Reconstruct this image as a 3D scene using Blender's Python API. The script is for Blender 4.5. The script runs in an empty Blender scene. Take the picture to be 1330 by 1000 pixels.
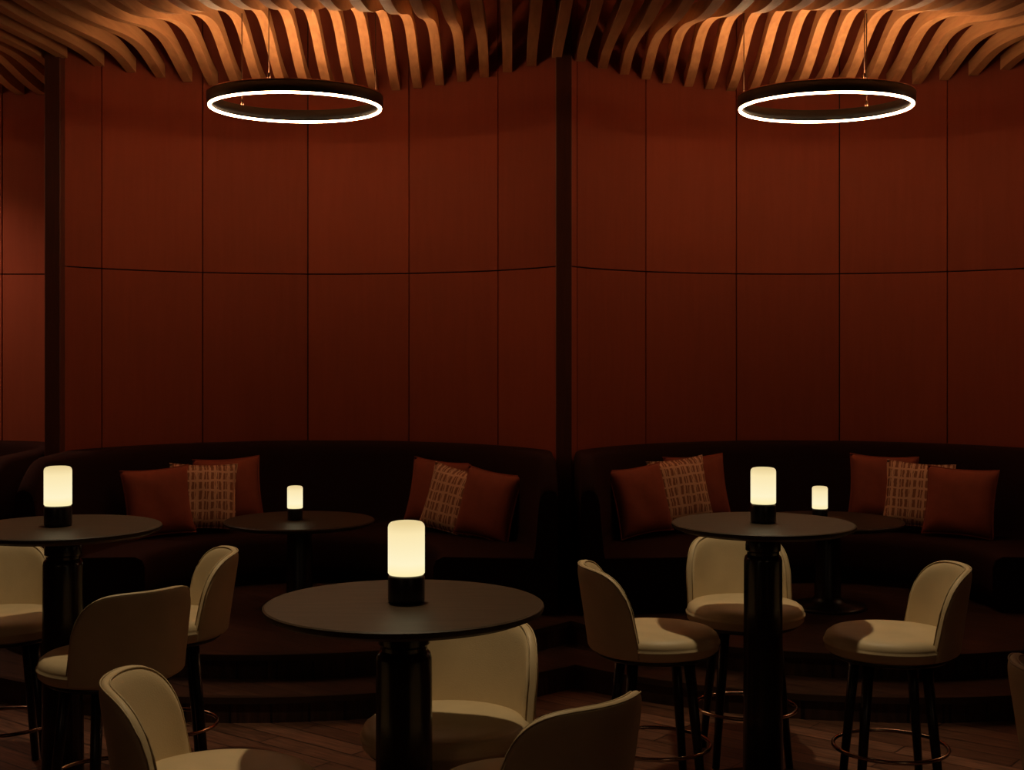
import bpy, bmesh, math, random
from mathutils import Vector, Matrix
random.seed(7)
S = bpy.context.scene
S.view_settings.view_transform = 'Standard'
pi = math.pi

# ------------------------------------------------------------------ materials
def new_mat(name):
    m = bpy.data.materials.new(name); m.use_nodes = True
    return m, m.node_tree.nodes, m.node_tree.links, m.node_tree.nodes['Principled BSDF']

def simple(name, col, rough=.5, metal=0, sheen=0, bump=0, bscale=200, var=0.0, vscale=6, spec=.5):
    m, n, l, b = new_mat(name)
    b.inputs['Base Color'].default_value = (*col, 1)
    b.inputs['Roughness'].default_value = rough
    b.inputs['Metallic'].default_value = metal
    b.inputs['Specular IOR Level'].default_value = spec
    if sheen:
        b.inputs['Sheen Weight'].default_value = sheen
        b.inputs['Sheen Tint'].default_value = (min(1,col[0]*4+.1), min(1,col[1]*4), min(1,col[2]*4), 1)
    tc = n.new('ShaderNodeTexCoord')
    if bump:
        t = n.new('ShaderNodeTexNoise'); t.inputs['Scale'].default_value = bscale
        l.new(tc.outputs['Object'], t.inputs['Vector'])
        bp = n.new('ShaderNodeBump'); bp.inputs['Strength'].default_value = bump
        bp.inputs['Distance'].default_value = .002
        l.new(t.outputs[0], bp.inputs['Height']); l.new(bp.outputs[0], b.inputs['Normal'])
    if var:
        t2 = n.new('ShaderNodeTexNoise'); t2.inputs['Scale'].default_value = vscale
        l.new(tc.outputs['Object'], t2.inputs['Vector'])
        r = n.new('ShaderNodeValToRGB')
        r.color_ramp.elements[0].position = .3; r.color_ramp.elements[1].position = .7
        r.color_ramp.elements[0].color = (*[c*(1-var) for c in col], 1)
        r.color_ramp.elements[1].color = (*[min(1,c*(1+var)) for c in col], 1)
        l.new(t2.outputs[0], r.inputs[0]); l.new(r.outputs[0], b.inputs['Base Color'])
    return m

def wood(name, c1, c2, scale=(1,1,1), rough=.5, nscale=5, tone=False, bump=.15, spec=.5):
    m, n, l, b = new_mat(name)
    tc = n.new('ShaderNodeTexCoord'); mp = n.new('ShaderNodeMapping')
    mp.inputs['Scale'].default_value = scale
    l.new(tc.outputs['Object'], mp.inputs[0])
    t = n.new('ShaderNodeTexNoise'); t.inputs['Scale'].default_value = nscale
    t.inputs['Detail'].default_value = 6; t.inputs['Distortion'].default_value = .4
    l.new(mp.outputs[0], t.inputs['Vector'])
    r = n.new('ShaderNodeValToRGB')
    r.color_ramp.elements[0].position = .3; r.color_ramp.elements[1].position = .72
    r.color_ramp.elements[0].color = (*c1, 1); r.color_ramp.elements[1].color = (*c2, 1)
    l.new(t.outputs[0], r.inputs[0])
    out = r.outputs[0]
    if tone:
        a = n.new('ShaderNodeAttribute'); a.attribute_name = 'tone'
        mx = n.new('ShaderNodeVectorMath'); mx.operation = 'MULTIPLY'
        l.new(out, mx.inputs[0]); l.new(a.outputs['Color'], mx.inputs[1]); out = mx.outputs[0]
    l.new(out, b.inputs['Base Color'])
    b.inputs['Roughness'].default_value = rough
    b.inputs['Specular IOR Level'].default_value = spec
    if bump:
        bp = n.new('ShaderNodeBump'); bp.inputs['Strength'].default_value = bump; bp.inputs['Distance'].default_value = .002
        l.new(t.outputs[0], bp.inputs['Height']); l.new(bp.outputs[0], b.inputs['Normal'])
    return m

def emit(name, col, strength):
    m = bpy.data.materials.new(name); m.use_nodes = True
    n = m.node_tree.nodes; l = m.node_tree.links; n.clear()
    e = n.new('ShaderNodeEmission'); o = n.new('ShaderNodeOutputMaterial')
    e.inputs[0].default_value = (*col, 1); e.inputs[1].default_value = strength
    l.new(e.outputs[0], o.inputs[0]); return m

M_wall = wood('wall_veneer', (.315,.066,.030), (.345,.074,.034), (9,9,.8), .7, 3, tone=True, bump=.02, spec=.2)
M_gap = simple('panel_gap', (.01,.004,.003), .9)
M_fin = wood('fin_wood', (.10,.026,.014), (.13,.034,.018), (14,14,.9), .6, 4)
M_slat = wood('slat_wood', (.50,.23,.095), (.66,.34,.15), (12,.7,12), .5, 3)
M_ceil = simple('ceiling_black', (.003,.002,.0015), .95, spec=.1)
M_leather = simple('cream_leather', (.59,.455,.27), .5, bump=.25, bscale=260, var=.06, vscale=9, spec=.4)
M_pipe = simple('leather_piping', (.47,.36,.21), .5)
M_black = simple('black_wood', (.010,.006,.005), .35)
M_top = wood('dark_oak_top', (.034,.020,.011), (.056,.035,.020), (1.5,14,14), .5, 4, spec=.2)
M_col = simple('column_lacquer', (.012,.006,.004), .22)
M_chrome = simple('bronze_steel', (.55,.42,.32), .2, metal=1)
M_velvet = simple('brown_velvet', (.022,.006,.004), .9, sheen=.12, bump=.3, bscale=120, spec=.15)
M_rust = simple('rust_fabric', (.32,.070,.034), .9, sheen=.1, bump=.4, bscale=500, var=.08, vscale=14)
M_ring = simple('ring_black', (.006,.004,.004), .4)
M_rim = simple('ring_lit_rim', (.75,.32,.20), .35, metal=1)  # salmon tint stands in for LED light catching the ring's upper edge
M_wire = simple('wire', (.10,.05,.03), .4, metal=1)
M_ledD = emit('led_down', (1.0,.62,.34), 28)
M_ledU = emit('led_up', (1.0,.58,.29), 110)
M_metal = simple('fixture_metal', (.02,.02,.02), .4, metal=1)
M_nose = simple('step_nosing', (.06,.034,.022), .35, metal=.5)

def glass_mat():
    m = bpy.data.materials.new('frosted_glass'); m.use_nodes = True
    n = m.node_tree.nodes; l = m.node_tree.links; n.clear()
    tc = n.new('ShaderNodeTexCoord'); sp = n.new('ShaderNodeSeparateXYZ')
    l.new(tc.outputs['Object'], sp.inputs[0])
    mr = n.new('ShaderNodeMapRange'); mr.inputs[1].default_value=.07; mr.inputs[2].default_value=.215
    l.new(sp.outputs[2], mr.inputs[0])
    r = n.new('ShaderNodeValToRGB'); e0=r.color_ramp.elements  # glow of an inner bulb painted as a height ramp, brightest low down
    e0[0].position=0; e0[0].color=(1.0,.84,.42,1)
    e0[1].position=1; e0[1].color=(.80,.62,.30,1)
    x = e0.new(.25); x.color=(1.0,.90,.58,1)
    x = e0.new(.8); x.color=(.97,.80,.44,1)
    l.new(mr.outputs[0], r.inputs[0])
    e = n.new('ShaderNodeEmission'); l.new(r.outputs[0], e.inputs[0]); e.inputs[1].default_value=1.0
    o = n.new('ShaderNodeOutputMaterial'); l.new(e.outputs[0], o.inputs[0]); return m
M_glass = glass_mat()

def pattern_mat():
    m, n, l, b = new_mat('woven_pattern')
    tc = n.new('ShaderNodeTexCoord')
    def lines(scale, axis, off, thr):
        mp = n.new('ShaderNodeMapping'); mp.inputs['Location'].default_value=(off,off,0)
        l.new(tc.outputs['Object'], mp.inputs[0])
        w = n.new('ShaderNodeTexWave'); w.bands_direction=axis; w.inputs['Scale'].default_value=scale
        w.inputs['Distortion'].default_value=1.6; w.inputs['Detail'].default_value=2
        w.inputs['Detail Scale'].default_value=3
        l.new(mp.outputs[0], w.inputs[0])
        g = n.new('ShaderNodeMath'); g.operation='GREATER_THAN'; g.inputs[1].default_value=thr
        l.new(w.outputs['Fac'], g.inputs[0]); return g
    a=lines(8,'X',.3,.74); c=lines(5,'Z',1.3,.88); d=lines(13,'X',2.1,.88)
    mx = n.new('ShaderNodeMath'); mx.operation='MAXIMUM'
    l.new(a.outputs[0], mx.inputs[0]); l.new(c.outputs[0], mx.inputs[1])
    mx2 = n.new('ShaderNodeMath'); mx2.operation='MAXIMUM'
    l.new(mx.outputs[0], mx2.inputs[0]); l.new(d.outputs[0], mx2.inputs[1])
    r = n.new('ShaderNodeMix'); r.data_type='RGBA'
    r.inputs['A'].default_value=(.36,.135,.068,1); r.inputs['B'].default_value=(.80,.47,.29,1)
    l.new(mx2.outputs[0], r.inputs['Factor']); l.new(r.outputs['Result'], b.inputs['Base Color'])
    b.inputs['Roughness'].default_value=.9
    return m
M_pat = pattern_mat()

def floor_mat(name, c1, c2, sc):
    m, n, l, b = new_mat(name)
    tc = n.new('ShaderNodeTexCoord'); mp = n.new('ShaderNodeMapping')
    mp.inputs['Rotation'].default_value=(0,0,math.radians(38))
    l.new(tc.outputs['Object'], mp.inputs[0])
    br = n.new('ShaderNodeTexBrick'); br.inputs['Scale'].default_value=sc
    br.inputs['Brick Width'].default_value=.9; br.inputs['Row Height'].default_value=.12
    br.inputs['Mortar Size'].default_value=.004
    br.inputs['Color1'].default_value=(*c1,1); br.inputs['Color2'].default_value=(*c2,1)
    br.inputs['Mortar'].default_value=(.008,.004,.003,1)
    l.new(mp.outputs[0], br.inputs[0])
    mp2 = n.new('ShaderNodeMapping'); mp2.inputs['Scale'].default_value=(2,22,2)
    l.new(mp.outputs[0], mp2.inputs[0])
    t = n.new('ShaderNodeTexNoise'); t.inputs['Scale'].default_value=3; t.inputs['Detail'].default_value=6
    l.new(mp2.outputs[0], t.inputs[0])
    mr = n.new('ShaderNodeMapRange'); mr.inputs[1].default_value=.3; mr.inputs[2].default_value=.7
    mr.inputs[3].default_value=.45; mr.inputs[4].default_value=1.45
    l.new(t.outputs[0], mr.inputs[0])
    v = n.new('ShaderNodeVectorMath'); v.operation='SCALE'
    l.new(br.outputs[0], v.inputs[0]); l.new(mr.outputs[0], v.inputs['Scale'])
    l.new(v.outputs[0], b.inputs['Base Color']); b.inputs['Roughness'].default_value=.4
    b.inputs['Specular IOR Level'].default_value=.4
    return m
M_floor = floor_mat('floor_planks', (.095,.041,.024), (.18,.083,.050), 1.0)
M_step = floor_mat('step_planks', (.04,.017,.010), (.066,.030,.018), 1.0)

# ------------------------------------------------------------------ helpers
def obj(name, verts, faces, mats, smooth=False, parent=None, mi=None):
    me = bpy.data.meshes.new(name); me.from_pydata(verts, [], faces)
    for m in (mats if isinstance(mats,(list,tuple)) else [mats]): me.materials.append(m)
    if mi: me.polygons.foreach_set('material_index', mi)
    me.polygons.foreach_set('use_smooth', [smooth]*len(me.polygons))
    bm = bmesh.new(); bm.from_mesh(me); bmesh.ops.recalc_face_normals(bm, faces=bm.faces); bm.to_mesh(me); bm.free()
    me.update()
    o = bpy.data.objects.new(name, me); S.collection.objects.link(o)
    if parent: o.parent = parent
    return o

def link_obj(name, me, parent=None):
    o = bpy.data.objects.new(name, me); S.collection.objects.link(o)
    if parent: o.parent = parent
    return o

def empty(name, loc=(0,0,0), rz=0):
    e = bpy.data.objects.new(name, None); S.collection.objects.link(e)
    e.location = loc; e.rotation_euler = (0,0,rz); e.empty_display_size=.1
    return e

def lathe(profile, seg=64, cx=0, cy=0, closed=False):
    v=[];f=[];k=len(profile)
    for i in range(seg):
        a=2*pi*i/seg
        for r,z in profile: v.append((cx+r*math.cos(a), cy+r*math.sin(a), z))
    for i in range(seg):
        j=(i+1)%seg
        for p in range(k-1 if not closed else k):
            q=(p+1)%k
            f.append((i*k+p, j*k+p, j*k+q, i*k+q))
    if not closed:
        f.append(tuple(i*k for i in range(seg))); f.append(tuple(i*k+k-1 for i in range(seg)))
    return v,f

def tube(path, r, closed=False, seg=8, r2=None):
    v=[];f=[];n=len(path); P=[Vector(p) for p in path]
    for i,p in enumerate(P):
        if closed: t=(P[(i+1)%n]-P[i-1])
        else: t=P[min(i+1,n-1)]-P[max(i-1,0)]
        t.normalize(); up=Vector((0,0,1)) if abs(t.z)<.9 else Vector((1,0,0))
        a=t.cross(up).normalized(); b=t.cross(a)
        rr=r if r2 is None else r+(r2-r)*i/(n-1)
        for s in range(seg):
            an=2*pi*s/seg; v.append(tuple(p+a*rr*math.cos(an)+b*rr*math.sin(an)))
    for i in range(n if closed else n-1):
        j=(i+1)%n
        for s in range(seg):
            s2=(s+1)%seg; f.append((i*seg+s,i*seg+s2,j*seg+s2,j*seg+s))
    if not closed:
        f.append(tuple(range(seg))); f.append(tuple((n-1)*seg+s for s in range(seg)))
    return v,f

def join(parts):
    V=[];F=[];MI=[]
    for k,p in enumerate(parts):
        v,f=p[0],p[1]; m=p[2] if len(p)>2 else 0
        o=len(V); V+=list(v); F+=[tuple(i+o for i in q) for q in f]; MI+=[m]*len(f)
    return V,F,MI

def box(x0,x1,y0,y1,z0,z1):
    v=[(x,y,z) for x in (x0,x1) for y in (y0,y1) for z in (z0,z1)]
    f=[(0,1,3,2),(4,6,7,5),(0,4,5,1),(2,3,7,6),(0,2,6,4),(1,5,7,3)]
    return v,f

# ------------------------------------------------------------------ room constants
SP=3.137; CX=[-1.25-SP, -1.25, -1.25+SP, -1.25+2*SP]
WY=7.52; WR=1.731; HC=1.52; ZC=3.45; ZTOP=4.1; ZSEAM=2.227; ZP=.24; YFLAT=9.25
XL=CX[0]-1.62; XR=CX[3]+1.62; YF=-2.5
XF0=CX[0]+SP/2

def wall_y(x):
    if x<XF0-.05: return YFLAT
    d=min(abs(x-c) for c in CX)
    if d>HC: return 8.30
    return WY+math.sqrt(WR*WR-d*d)

v,f=box(XL,XR,YF,9.6,-.05,0); obj('floor',v,f,M_floor)
v,f=box(XL,XR,YF,9.6,ZTOP,ZTOP+.05); obj('ceiling',v,f,M_ceil)
M_side = wood('side_wall', (.10,.02,.010), (.15,.03,.014), (14,14,.9), .6, 4)
v,f=box(XL-.05,XL,YF,9.6,0,ZTOP); obj('wall_left',v,f,M_side)
v,f=box(XR,XR+.05,YF,9.6,0,ZTOP); obj('wall_right',v,f,M_side)
v,f=box(XL,XR,YF-.05,YF,0,ZTOP); obj('wall_front',v,f,M_side)

# back wall : veneer panels on dark backing
parts=[]; tones=[]
A_END=math.degrees(math.asin(HC/WR))
GZ=.004
for ci,cx in enumerate(CX):
    if ci==0:
        xs=[XF0-.0485]
        x=-3.50
        while x>XL: xs.append(x); x-=.70
        xs.append(XL)
        for a,b in zip(xs[:-1],xs[1:]):
            for (z0,z1) in ((0,ZSEAM-GZ),(ZSEAM+GZ,ZTOP)):
                v,f=box(b+.004,a-.004,YFLAT,YFLAT+.02,z0,z1)
                parts.append((v,f,0)); tones.append((len(v),random.uniform(.95,1.1)))
        v,f=box(XL,XF0,YFLAT+.022,YFLAT+.05,0,ZTOP); parts.append((v,f,1)); tones.append((len(v),1))
        continue
    off = -5+11.75 if ci==1 else 0.0
    seams=[11.75+off-23.5*k for k in range(-3,5)]
    seams=sorted(s for s in seams if -A_END+1.5<s<A_END-1.5)
    edges=[-A_END]+seams+[A_END]
    for i in range(len(edges)-1):
        for (z0,z1) in ((0,ZSEAM-GZ),(ZSEAM+GZ,ZTOP)):
            g=.13
            a0=edges[i]+(g if i>0 else 0); a1=edges[i+1]-(g if i<len(edges)-2 else 0)
            n=max(3,int((a1-a0)/1.5)); v=[];f=[]
            for k in range(n+1):
                a=math.radians(a0+(a1-a0)*k/n)
                for rr in (WR, WR+.02):
                    for z in (z0,z1):
                        v.append((cx+rr*math.sin(a), WY+rr*math.cos(a), z))
            for k in range(n):
                b=k*4; c=b+4
                f+=[(b,c,c+1,b+1),(b+2,b+3,c+3,c+2),(b,b+2,c+2,c),(b+1,c+1,c+3,b+3)]
            f+=[(0,1,3,2),(n*4,n*4+2,n*4+3,n*4+1)]
            parts.append((v,f,0)); tones.append((len(v), random.uniform(.9,1.08)))
    v=[];f=[];n=60
    for k in range(n+1):
        a=math.radians(-A_END+2*A_END*k/n)
        for z in (0,ZTOP): v.append((cx+(WR+.022)*math.sin(a), WY+(WR+.022)*math.cos(a), z))
    for k in range(n): f.append((k*2,k*2+2,k*2+3,k*2+1))
    parts.append((v,f,1)); tones.append((len(v),1))
V,F,MI=join(parts)
wb=obj('wall_back',V,F,[M_wall,M_gap],mi=MI)
at=wb.data.color_attributes.new('tone','FLOAT_COLOR','POINT')
i=0
for cnt,t in tones:
    for k in range(cnt): at.data[i].color=(t,t,t,1); i+=1

# fins between alcoves
for k in range(5):
    x=CX[0]-SP/2+SP*k
    v,f=box(x-.0485,x+.0485,8.26,9.3,0,ZTOP)
    o=obj('trim_%d'%(k+1),v,f,M_fin)
    bv=o.modifiers.new('b','BEVEL'); bv.width=.004

# stepped platform
PY=8.44
def platform(name,R,z0,z1,mat):
    xs=[XL+(XR-XL)*i/360 for i in range(361)]
    pts=[]
    for x in xs:
        d=min(abs(x-c) for c in CX)
        pts.append((x, PY-math.sqrt(max(R*R-d*d,.01))))
    v=[];f=[];n=len(pts)
    for x,y in pts:
        v+= [(x,y,z0),(x,y,z1-.03),(x,y-.012,z1-.03),(x,y-.012,z1),(x,y+.03,z1),(x,9.6,z1)]
    mi=[]
    for i in range(n-1):
        a=i*6;b=a+6
        for k in range(5):
            f.append((a+k,b+k,b+k+1,a+k+1)); mi.append(1 if k in(1,2,3) else 0)
    return obj(name,v,f,[mat,M_nose],mi=mi)
platform('floor_step',2.25,0,.12,M_step)
platform('floor_platform',1.92,.12,ZP,M_step)

# ------------------------------------------------------------------ slatted wave ceiling
def slat_z(x,y):
    z=ZC; sy=.64 if y<8.28 else .39
    for c in CX:
        z+=.335*math.exp(-(abs(x-c)/.84)**2.6*.5-((y-8.28)/sy)**2*.5)
    return z
parts=[]; pitch=.152; w=.060; h=.09
nx=int((XR-XL)/pitch)
for i in range(nx+1):
    x=XL+.05+i*pitch
    yw=min(wall_y(x-w/2),wall_y(x+w/2))-.012
    if x+w/2>XR: continue
    ys=[YF+.02, 2, 4, 5.5]; y=6.0
    while y<yw-.04: ys.append(y); y+=.05
    ys.append(yw)
    v=[];f=[]
    for y in ys:
        z=slat_z(x,y)
        v+=[(x-w/2,y,z),(x+w/2,y,z),(x+w/2,y,z+h),(x-w/2,y,z+h)]
    for k in range(len(ys)-1):
        a=k*4;b=a+4
        for q in range(4):
            q2=(q+1)%4; f.append((a+q,b+q,b+q2,a+q2))
    f+=[(0,1,2,3),tuple((len(ys)-1)*4+q for q in (3,2,1,0))]
    parts.append((v,f))
V,F,MI=join(parts); obj('ceiling_slats',V,F,M_slat)

# ------------------------------------------------------------------ ring pendants
def ring_pendant(x,y,z,angs):
    e=empty('ring_pendant_light',(x,y,z))
    R=.513
    v,f=lathe([(R-.03,-.024),(R,-.024),(R+.002,-.02),(R+.002,.042),(R-.004,.044),(R-.005,.034),(R-.027,.034),(R-.028,.044),(R-.032,.042),(R-.032,-.02)],128,closed=True)
    obj('ring_body',v,f,M_ring,True,e)
    path=[((R-.015)*math.cos(2*pi*i/128),(R-.015)*math.sin(2*pi*i/128),-.027) for i in range(128)]
    v,f=tube(path,.0095,True,10); obj('led_diffuser_lower',v,f,M_ledD,True,e)
    v,f=lathe([(R-.024,.033),(R-.008,.033),(R-.008,.038),(R-.024,.038)],128,closed=True)
    obj('led_diffuser_upper',v,f,M_ledU,False,e)
    path=[((R+.001)*math.cos(2*pi*i/128),(R+.001)*math.sin(2*pi*i/128),.044) for i in range(128)]
    v,f=tube(path,.0032,True,8); obj('lit_rim',v,f,M_rim,True,e)
    for k,a in enumerate(angs):
        a=math.radians(a); px,py=(R-.015)*math.cos(a),(R-.015)*math.sin(a)
        zt=slat_z(x+px,y+py)-z+.02
        v,f=tube([(px,py,.04),(px,py,zt)],.0028,seg=6); obj('wire_%d'%(k+1),v,f,M_wire,True,e)
        v,f=lathe([(.002,.04),(.009,.04),(.009,.07),(.002,.08)],12,px,py); obj('grip_%d'%(k+1),v,f,M_wire,True,e)
ring_pendant(-1.28,7.97,3.17,(140,25,262))
ring_pendant(1.854,7.97,3.17,(153,47,282))
ring_pendant(-1.28-SP,7.97,3.17,(140,25,262))
ring_pendant(1.854+SP,7.97,3.17,(140,25,262))

# ------------------------------------------------------------------ banquettes
def banquette(ci,cx):
    BY=7.65; v=[];f=[]; n=96; TH=math.radians(97)
    k=None
    for i in range(n+1):
        t=-TH+2*TH*i/n; s,c=math.sin(t),math.cos(t)
        if ci==0:
            ro=((abs(s)/1.505)**5+(max(c,0)/1.585)**5)**(-.2)
            ri=ro-.17
        else:
            dy=BY-WY; Rw=WR-.025
            b=dy*c; ro=-b+math.sqrt(b*b-(dy*dy-Rw*Rw))
            if abs(s)>1e-3 and abs(s)*ro>1.505: ro=1.505/abs(s)
            ri=1.40
        e=max(0,(abs(math.degrees(t))-84)/13); dz=.16*e*e
        ri=min(ri,ro-.11); zt=1.09-dz
        prof=[(.86,ZP),(.86,.30),(.825,.31),(.815,.36),(.815,.49),(.83,.53),(.87,.55),(ri-.04,.55),(ri-.02,.55),
              (ri-.01,.60),(ri+.01,zt-.09),(ri+.02,zt-.035),(ri+.04,zt-.008),(ri+.065,zt),(ro-.030,zt),(ro-.012,zt-.01),(ro,zt-.04),(ro,ZP)]
        k=len(prof)
        for r,z in prof: v.append((cx+r*s, BY+r*c, z))
    for i in range(n):
        for p in range(k-1): f.append((i*k+p,(i+1)*k+p,(i+1)*k+p+1,i*k+p+1))
    f.append(tuple(range(k))); f.append(tuple(n*k+p for p in range(k)))
    o=obj('curved_banquette',v,f,M_velvet,True)
    o.data.polygons[-1].use_smooth=False; o.data.polygons[-2].use_smooth=False
for ci,cx in enumerate(CX): banquette(ci,cx)

# ------------------------------------------------------------------ cushions
def pillow_mesh(mat,name,size=.43,th=.075):
    N=20; v=[];f=[]; h=size/2
    def P(u,w,s):
        x=h*u*(1-.075*(1-w*w)); z=h*w*(1-.075*(1-u*u))
        t=th*(max(0,(1-u**4)*(1-w**4)))**.55*(1-.15*(u*u+w*w)/2)
        t+=.006*math.sin(5*u+3*w)*(1-u*u)*(1-w*w)
        return (x, s*t, z)
    for s in (-1,1):
        for i in range(N+1):
            for j in range(N+1):
                v.append(P(-1+2*i/N,-1+2*j/N,s))
    m=(N+1)**2
    for s in (0,1):
        for i in range(N):
            for j in range(N):
                a=s*m+i*(N+1)+j; f.append((a,a+1,a+N+2,a+N+1))
    path=[]
    for i in range(N): path.append(P(-1+2*i/N,-1,0))
    for i in range(N): path.append(P(1,-1+2*i/N,0))
    for i in range(N): path.append(P(1-2*i/N,1,0))
    for i in range(N): path.append(P(-1,1-2*i/N,0))
    tv,tf=tube(path,.005,True,6)
    o=len(v); v+=tv; f+=[tuple(a+o for a in q) for q in tf]
    me=bpy.data.meshes.new(name); me.from_pydata(v,[],f); me.materials.append(mat)
    bm=bmesh.new(); bm.from_mesh(me); bmesh.ops.remove_doubles(bm,verts=bm.verts,dist=.0001)
    bmesh.ops.recalc_face_normals(bm,faces=bm.faces); bm.to_mesh(me); bm.free()
    me.polygons.foreach_set('use_smooth',[True]*len(me.polygons)); return me
PM_r=pillow_mesh(M_rust,'rust_cushion'); PM_p=pillow_mesh(M_pat,'patterned_cushion',.42,.06)
def pillow(px,py,D,kind,turn=0,roll=0):
    x=(px-665)*D/1750; z=1.73-(py-450)*D/1750
    cx=min(CX,key=lambda c:abs(c-x))
    ang=math.atan2(x-cx, D-7.3)
    o=link_obj('rust_cushion' if kind=='r' else 'patterned_cushion', PM_r if kind=='r' else PM_p)
    o.rotation_euler=(Matrix.Rotation(-ang*.75+math.radians(turn),3,'Z') @ Matrix.Rotation(math.radians(-14),3,'X') @ Matrix.Rotation(math.radians(roll),3,'Y')).to_euler()
    o.location=(x,D,max(z,.755))
for args in [
 (206,652,8.36,'r',0,-3),(264,645,8.52,'p',-5,2),(297,637,8.70,'r',5,-2),
 (570,640,8.70,'r',0,4),(588,650,8.52,'p',-6,9),(634,656,8.30,'r',0,6),
 (832,650,8.32,'r',0,-4),(884,638,8.52,'p',0,-4),(906,634,8.70,'r',0,-2),
 (1147,634,8.70,'r',0,2),(1193,643,8.54,'p',0,3),(1247,652,8.34,'r',0,2)]:
    pillow(*args)

# ------------------------------------------------------------------ tables
def bar_table(x,y,ztop,R):
    e=empty('round_bar_table',(x,y,0))
    v,f=lathe([(0.001,ztop),(R-.006,ztop),(R-.001,ztop-.003),(R,ztop-.008),(R-.002,ztop-.016),(R-.03,ztop-.028),(.001,ztop-.03)],128)
    o=obj('top',v,f,M_top,True,e)
    m=o.modifiers.new('es','EDGE_SPLIT'); m.split_angle=math.radians(28)
    z=ztop-.03; c=.074
    prof=[(.001,z),(.05,z),(.056,z-.012),(.064,z-.03),(.068,z-.055),(.068,z-.075),(.062,z-.082),(.062,z-.092),(.070,z-.10),(c,z-.115),
          (c+.001,z-.4),(c+.002,.30),(c+.004,.06),(c+.02,.035),(.22,.022),(.245,.016),(.25,.006),(.25,0),(.001,0)]
    v,f=lathe(prof,64); o=obj('pedestal',v,f,M_col,True,e)
    m=o.modifiers.new('es','EDGE_SPLIT'); m.split_angle=math.radians(40)
    return e
bar_table(-.286,3.57,1.05,.371)
bar_table(.978,5.25,1.043,.355)
bar_table(-1.70,5.10,1.05,.365)

def lounge_table(x,y):
    zt=.74; R=.427
    e=empty('lounge_table',(x,y,ZP)); zz=zt-ZP
    v,f=lathe([(.001,zz),(R-.006,zz),(R,zz-.006),(R-.002,zz-.016),(R-.03,zz-.028),(.001,zz-.03)],96)
    o=obj('top',v,f,M_top,True,e); m=o.modifiers.new('es','EDGE_SPLIT'); m.split_angle=math.radians(28)
    v,f=lathe([(.001,zz-.03),(.06,zz-.03),(.07,zz-.08),(.075,.06),(.10,.03),(.21,.018),(.22,0),(.001,0)],48)
    obj('pedestal',v,f,M_black,True,e)
lounge_table(-1.214,7.70); lounge_table(1.804,7.70)
lounge_table(-1.214-SP,7.70); lounge_table(1.804+SP,7.70)

# ------------------------------------------------------------------ table lamps
def lathe_mesh(name,prof,mat,seg=48):
    v,f=lathe(prof,seg); o=obj(name,v,f,mat,True)
    me=o.data; bpy.data.objects.remove(o); return me
LB=lathe_mesh('base',[(.001,0),(.044,0),(.048,.003),(.049,.01),(.049,.066),(.046,.072),(.040,.074),(.001,.074)],M_black)
LG=lathe_mesh('glass_shade',[(.001,.074),(.046,.074),(.049,.078),(.049,.200),(.047,.207),(.042,.212),(.034,.214),(.001,.214)],M_glass)
def lamp(x,y,z,s=1):
    e=empty('table_lamp',(x,y,z+.0005)); e.scale=(s,s,s)
    for nm,me in (('base',LB),('glass_shade',LG)):
        o=link_obj(nm,me,e); m=o.modifiers.new('es','EDGE_SPLIT'); m.split_angle=math.radians(50)
lamp(-.281,3.585,1.05); lamp(.981,5.26,1.043); lamp(-1.722,5.11,1.05,1.05)
lamp(-1.24,7.70,.74,.9); lamp(1.755,7.68,.74,.9)
lamp(-1.24-SP,7.70,.74,.9)

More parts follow.
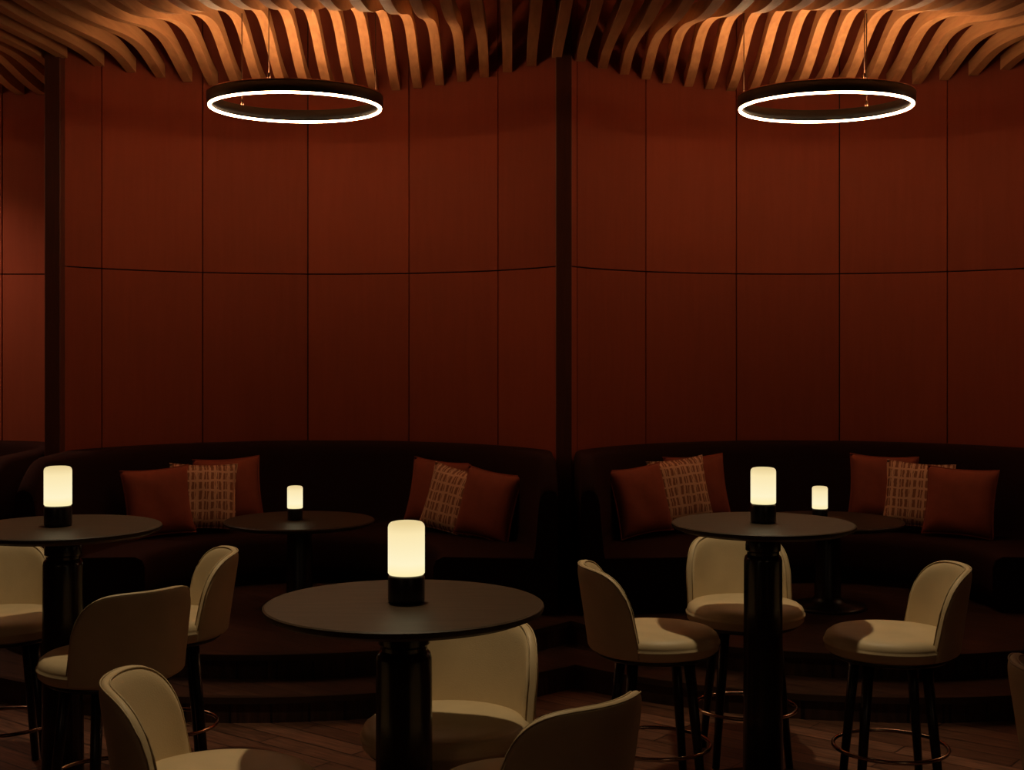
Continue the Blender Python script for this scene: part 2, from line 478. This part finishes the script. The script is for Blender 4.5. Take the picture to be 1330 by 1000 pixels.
# ------------------------------------------------------------------ bar stools  (local: faces -Y)
ZS=.655; ZB=.905
def stool_meshes():
    out={}
    prof=[(.001,ZS-.004),(.12,ZS+.001),(.19,ZS),(.222,ZS-.006),(.238,ZS-.018),(.2445,ZS-.034),(.2445,ZS-.040),(.249,ZS-.043),(.249,ZS-.049),(.2445,ZS-.052),
          (.243,ZS-.070),(.232,ZS-.080),(.21,ZS-.086),(.001,ZS-.088)]
    v,f=lathe(prof,64); o=obj('seat',v,f,M_leather,True); out['seat']=o.data; bpy.data.objects.remove(o)
    nu,nv=44,12; th=math.radians(64); v=[];f=[]
    zb=ZS-.075
    def top(u): return (ZB-zb)*(1-abs(u)**4.6)**(1/2.8)
    def mid(u,w):
        a=u*th
        hh=.045+max(top(u)-.045,0)
        z=zb+hh*w
        k=(z-zb)/(ZB-zb)
        r=.238+.014*k**1.3
        return Vector((r*math.sin(a), r*.98*math.cos(a)+.034*k, z))
    grid=[[mid(-1+2*i/nu, j/nv) for j in range(nv+1)] for i in range(nu+1)]
    T=.020
    for s in (-1,1):
        for i in range(nu+1):
            for j in range(nv+1):
                p=grid[i][j]; a=(-1+2*i/nu)*th
                nrm=Vector((math.sin(a),math.cos(a),0))
                w=j/nv; u=abs(-1+2*i/nu)
                t=T*(1-.5*max(0,(w-.88)/.12)**2)*(1-.45*max(0,(u-.93)/.07)**2)
                v.append(tuple(p+nrm*t*s))
    m=(nu+1)*(nv+1); idx=lambda s,i,j: s*m+i*(nv+1)+j
    for s in (0,1):
        for i in range(nu):
            for j in range(nv):
                f.append((idx(s,i,j),idx(s,i+1,j),idx(s,i+1,j+1),idx(s,i,j+1)))
    for i in range(nu):
        f.append((idx(0,i,nv),idx(0,i+1,nv),idx(1,i+1,nv),idx(1,i,nv)))
        f.append((idx(0,i,0),idx(1,i,0),idx(1,i+1,0),idx(0,i+1,0)))
    for j in range(nv):
        f.append((idx(0,0,j),idx(0,0,j+1),idx(1,0,j+1),idx(1,0,j)))
        f.append((idx(0,nu,j),idx(1,nu,j),idx(1,nu,j+1),idx(0,nu,j+1)))
    o=obj('backrest',v,f,M_leather,True); out['backrest']=o.data; bpy.data.objects.remove(o)
    P=[]
    for s in (-1,1):
        path=[]
        for i in range(nu+1):
            u=-1+2*i/nu; a=u*th; p=mid(u,.985)
            path.append(tuple(p+Vector((math.sin(a),math.cos(a),0))*(T*.60*s)))
        P.append(tube(path,.0024,False,6))
    V,F,MI=join(P); o=obj('piping',V,F,M_pipe,True); out['piping']=o.data; bpy.data.objects.remove(o)
    for k in range(4):
        a=pi/4+k*pi/2
        p0=(.150*math.cos(a),.150*math.sin(a),ZS-.09); p1=(.215*math.cos(a),.215*math.sin(a),0)
        V,F=tube([p0,p1],.022,False,14,.015); o=obj('leg_%d'%(k+1),V,F,M_black,True); out['leg_%d'%(k+1)]=o.data; bpy.data.objects.remove(o)
    V,F=lathe([(.001,ZS-.108),(.17,ZS-.108),(.21,ZS-.100),(.228,ZS-.086),(.001,ZS-.084)],48)
    o=obj('seat_base',V,F,M_black,True); out['seat_base']=o.data; bpy.data.objects.remove(o)
    path=[(.212*math.cos(2*pi*i/64),.212*math.sin(2*pi*i/64),.215) for i in range(64)]
    V,F=tube(path,.0075,True,10); o=obj('foot_ring',V,F,M_chrome,True); out['foot_ring']=o.data; bpy.data.objects.remove(o)
    return out
SM=stool_meshes()
def stool(x,y,fx,fy):
    rz=math.atan2(fx,-fy)
    e=empty('bar_stool',(x,y,0),rz)
    for nm,me in SM.items():
        o=link_obj(nm,me,e)
        if nm=='backrest':
            m=o.modifiers.new('s','SUBSURF'); m.levels=1; m.render_levels=2
stool(-1.42,4.76,-.72,.69)
stool(-1.40,5.42,-.92,-.30)
stool(-2.06,5.44,.45,-.85)
stool(.983,5.68,.03,-1)
stool(.545,5.15,1,.12)
stool(1.435,5.11,-1,.03)
stool(-.19,3.90,-.38,-.9)
stool(.032,3.33,-.71,.71)
stool(-.735,3.40,1,.08)
stool(1.60,3.50,1,-.1)

# ------------------------------------------------------------------ lights
def downlight(x,y,power,angle=50,col=(1,.77,.46),z=3.42,blend=.7,rad=.05):
    e=empty('ceiling_downlight',(x,y,z))
    v,f=lathe([(.05,.0),(.055,.0),(.055,.10),(.05,.10)],24,closed=True)
    obj('housing',v,f,M_metal,True,e)
    L=bpy.data.lights.new('spot','SPOT'); L.energy=power; L.color=col; L.spot_size=math.radians(angle); L.spot_blend=blend; L.shadow_soft_size=rad
    o=bpy.data.objects.new('spot',L); S.collection.objects.link(o); o.parent=e; o.location=(0,0,-.01)
downlight(-.33,3.75,98); downlight(.978,5.35,104); downlight(-1.62,5.20,88)
downlight(-3.9,8.35,50,120,(1,.62,.42))  # extra wall washer, added to brighten the far-left panels
for x in (-2.5,2.5):  # unseen soft fill added behind the camera to lift the stool backs
    L=bpy.data.lights.new('fill_light','AREA'); L.energy=4; L.size=1.2; L.color=(1,.62,.36)
    o=bpy.data.objects.new('fill_light',L); S.collection.objects.link(o); o.location=(x,-.5,3.40)
    o.rotation_euler=(math.radians(35),0,0)

W=bpy.data.worlds.new('World'); S.world=W; W.use_nodes=True
W.node_tree.nodes['Background'].inputs[0].default_value=(.05,.02,.012,1)
W.node_tree.nodes['Background'].inputs[1].default_value=.1

# ------------------------------------------------------------------ camera
cam=bpy.data.cameras.new('camera'); co=bpy.data.objects.new('camera',cam); S.collection.objects.link(co)
co.location=(0,0,1.73); co.rotation_euler=(pi/2,0,0)
cam.sensor_width=36; cam.lens=36*1750/1330; cam.shift_y=-50/1330
S.camera=co
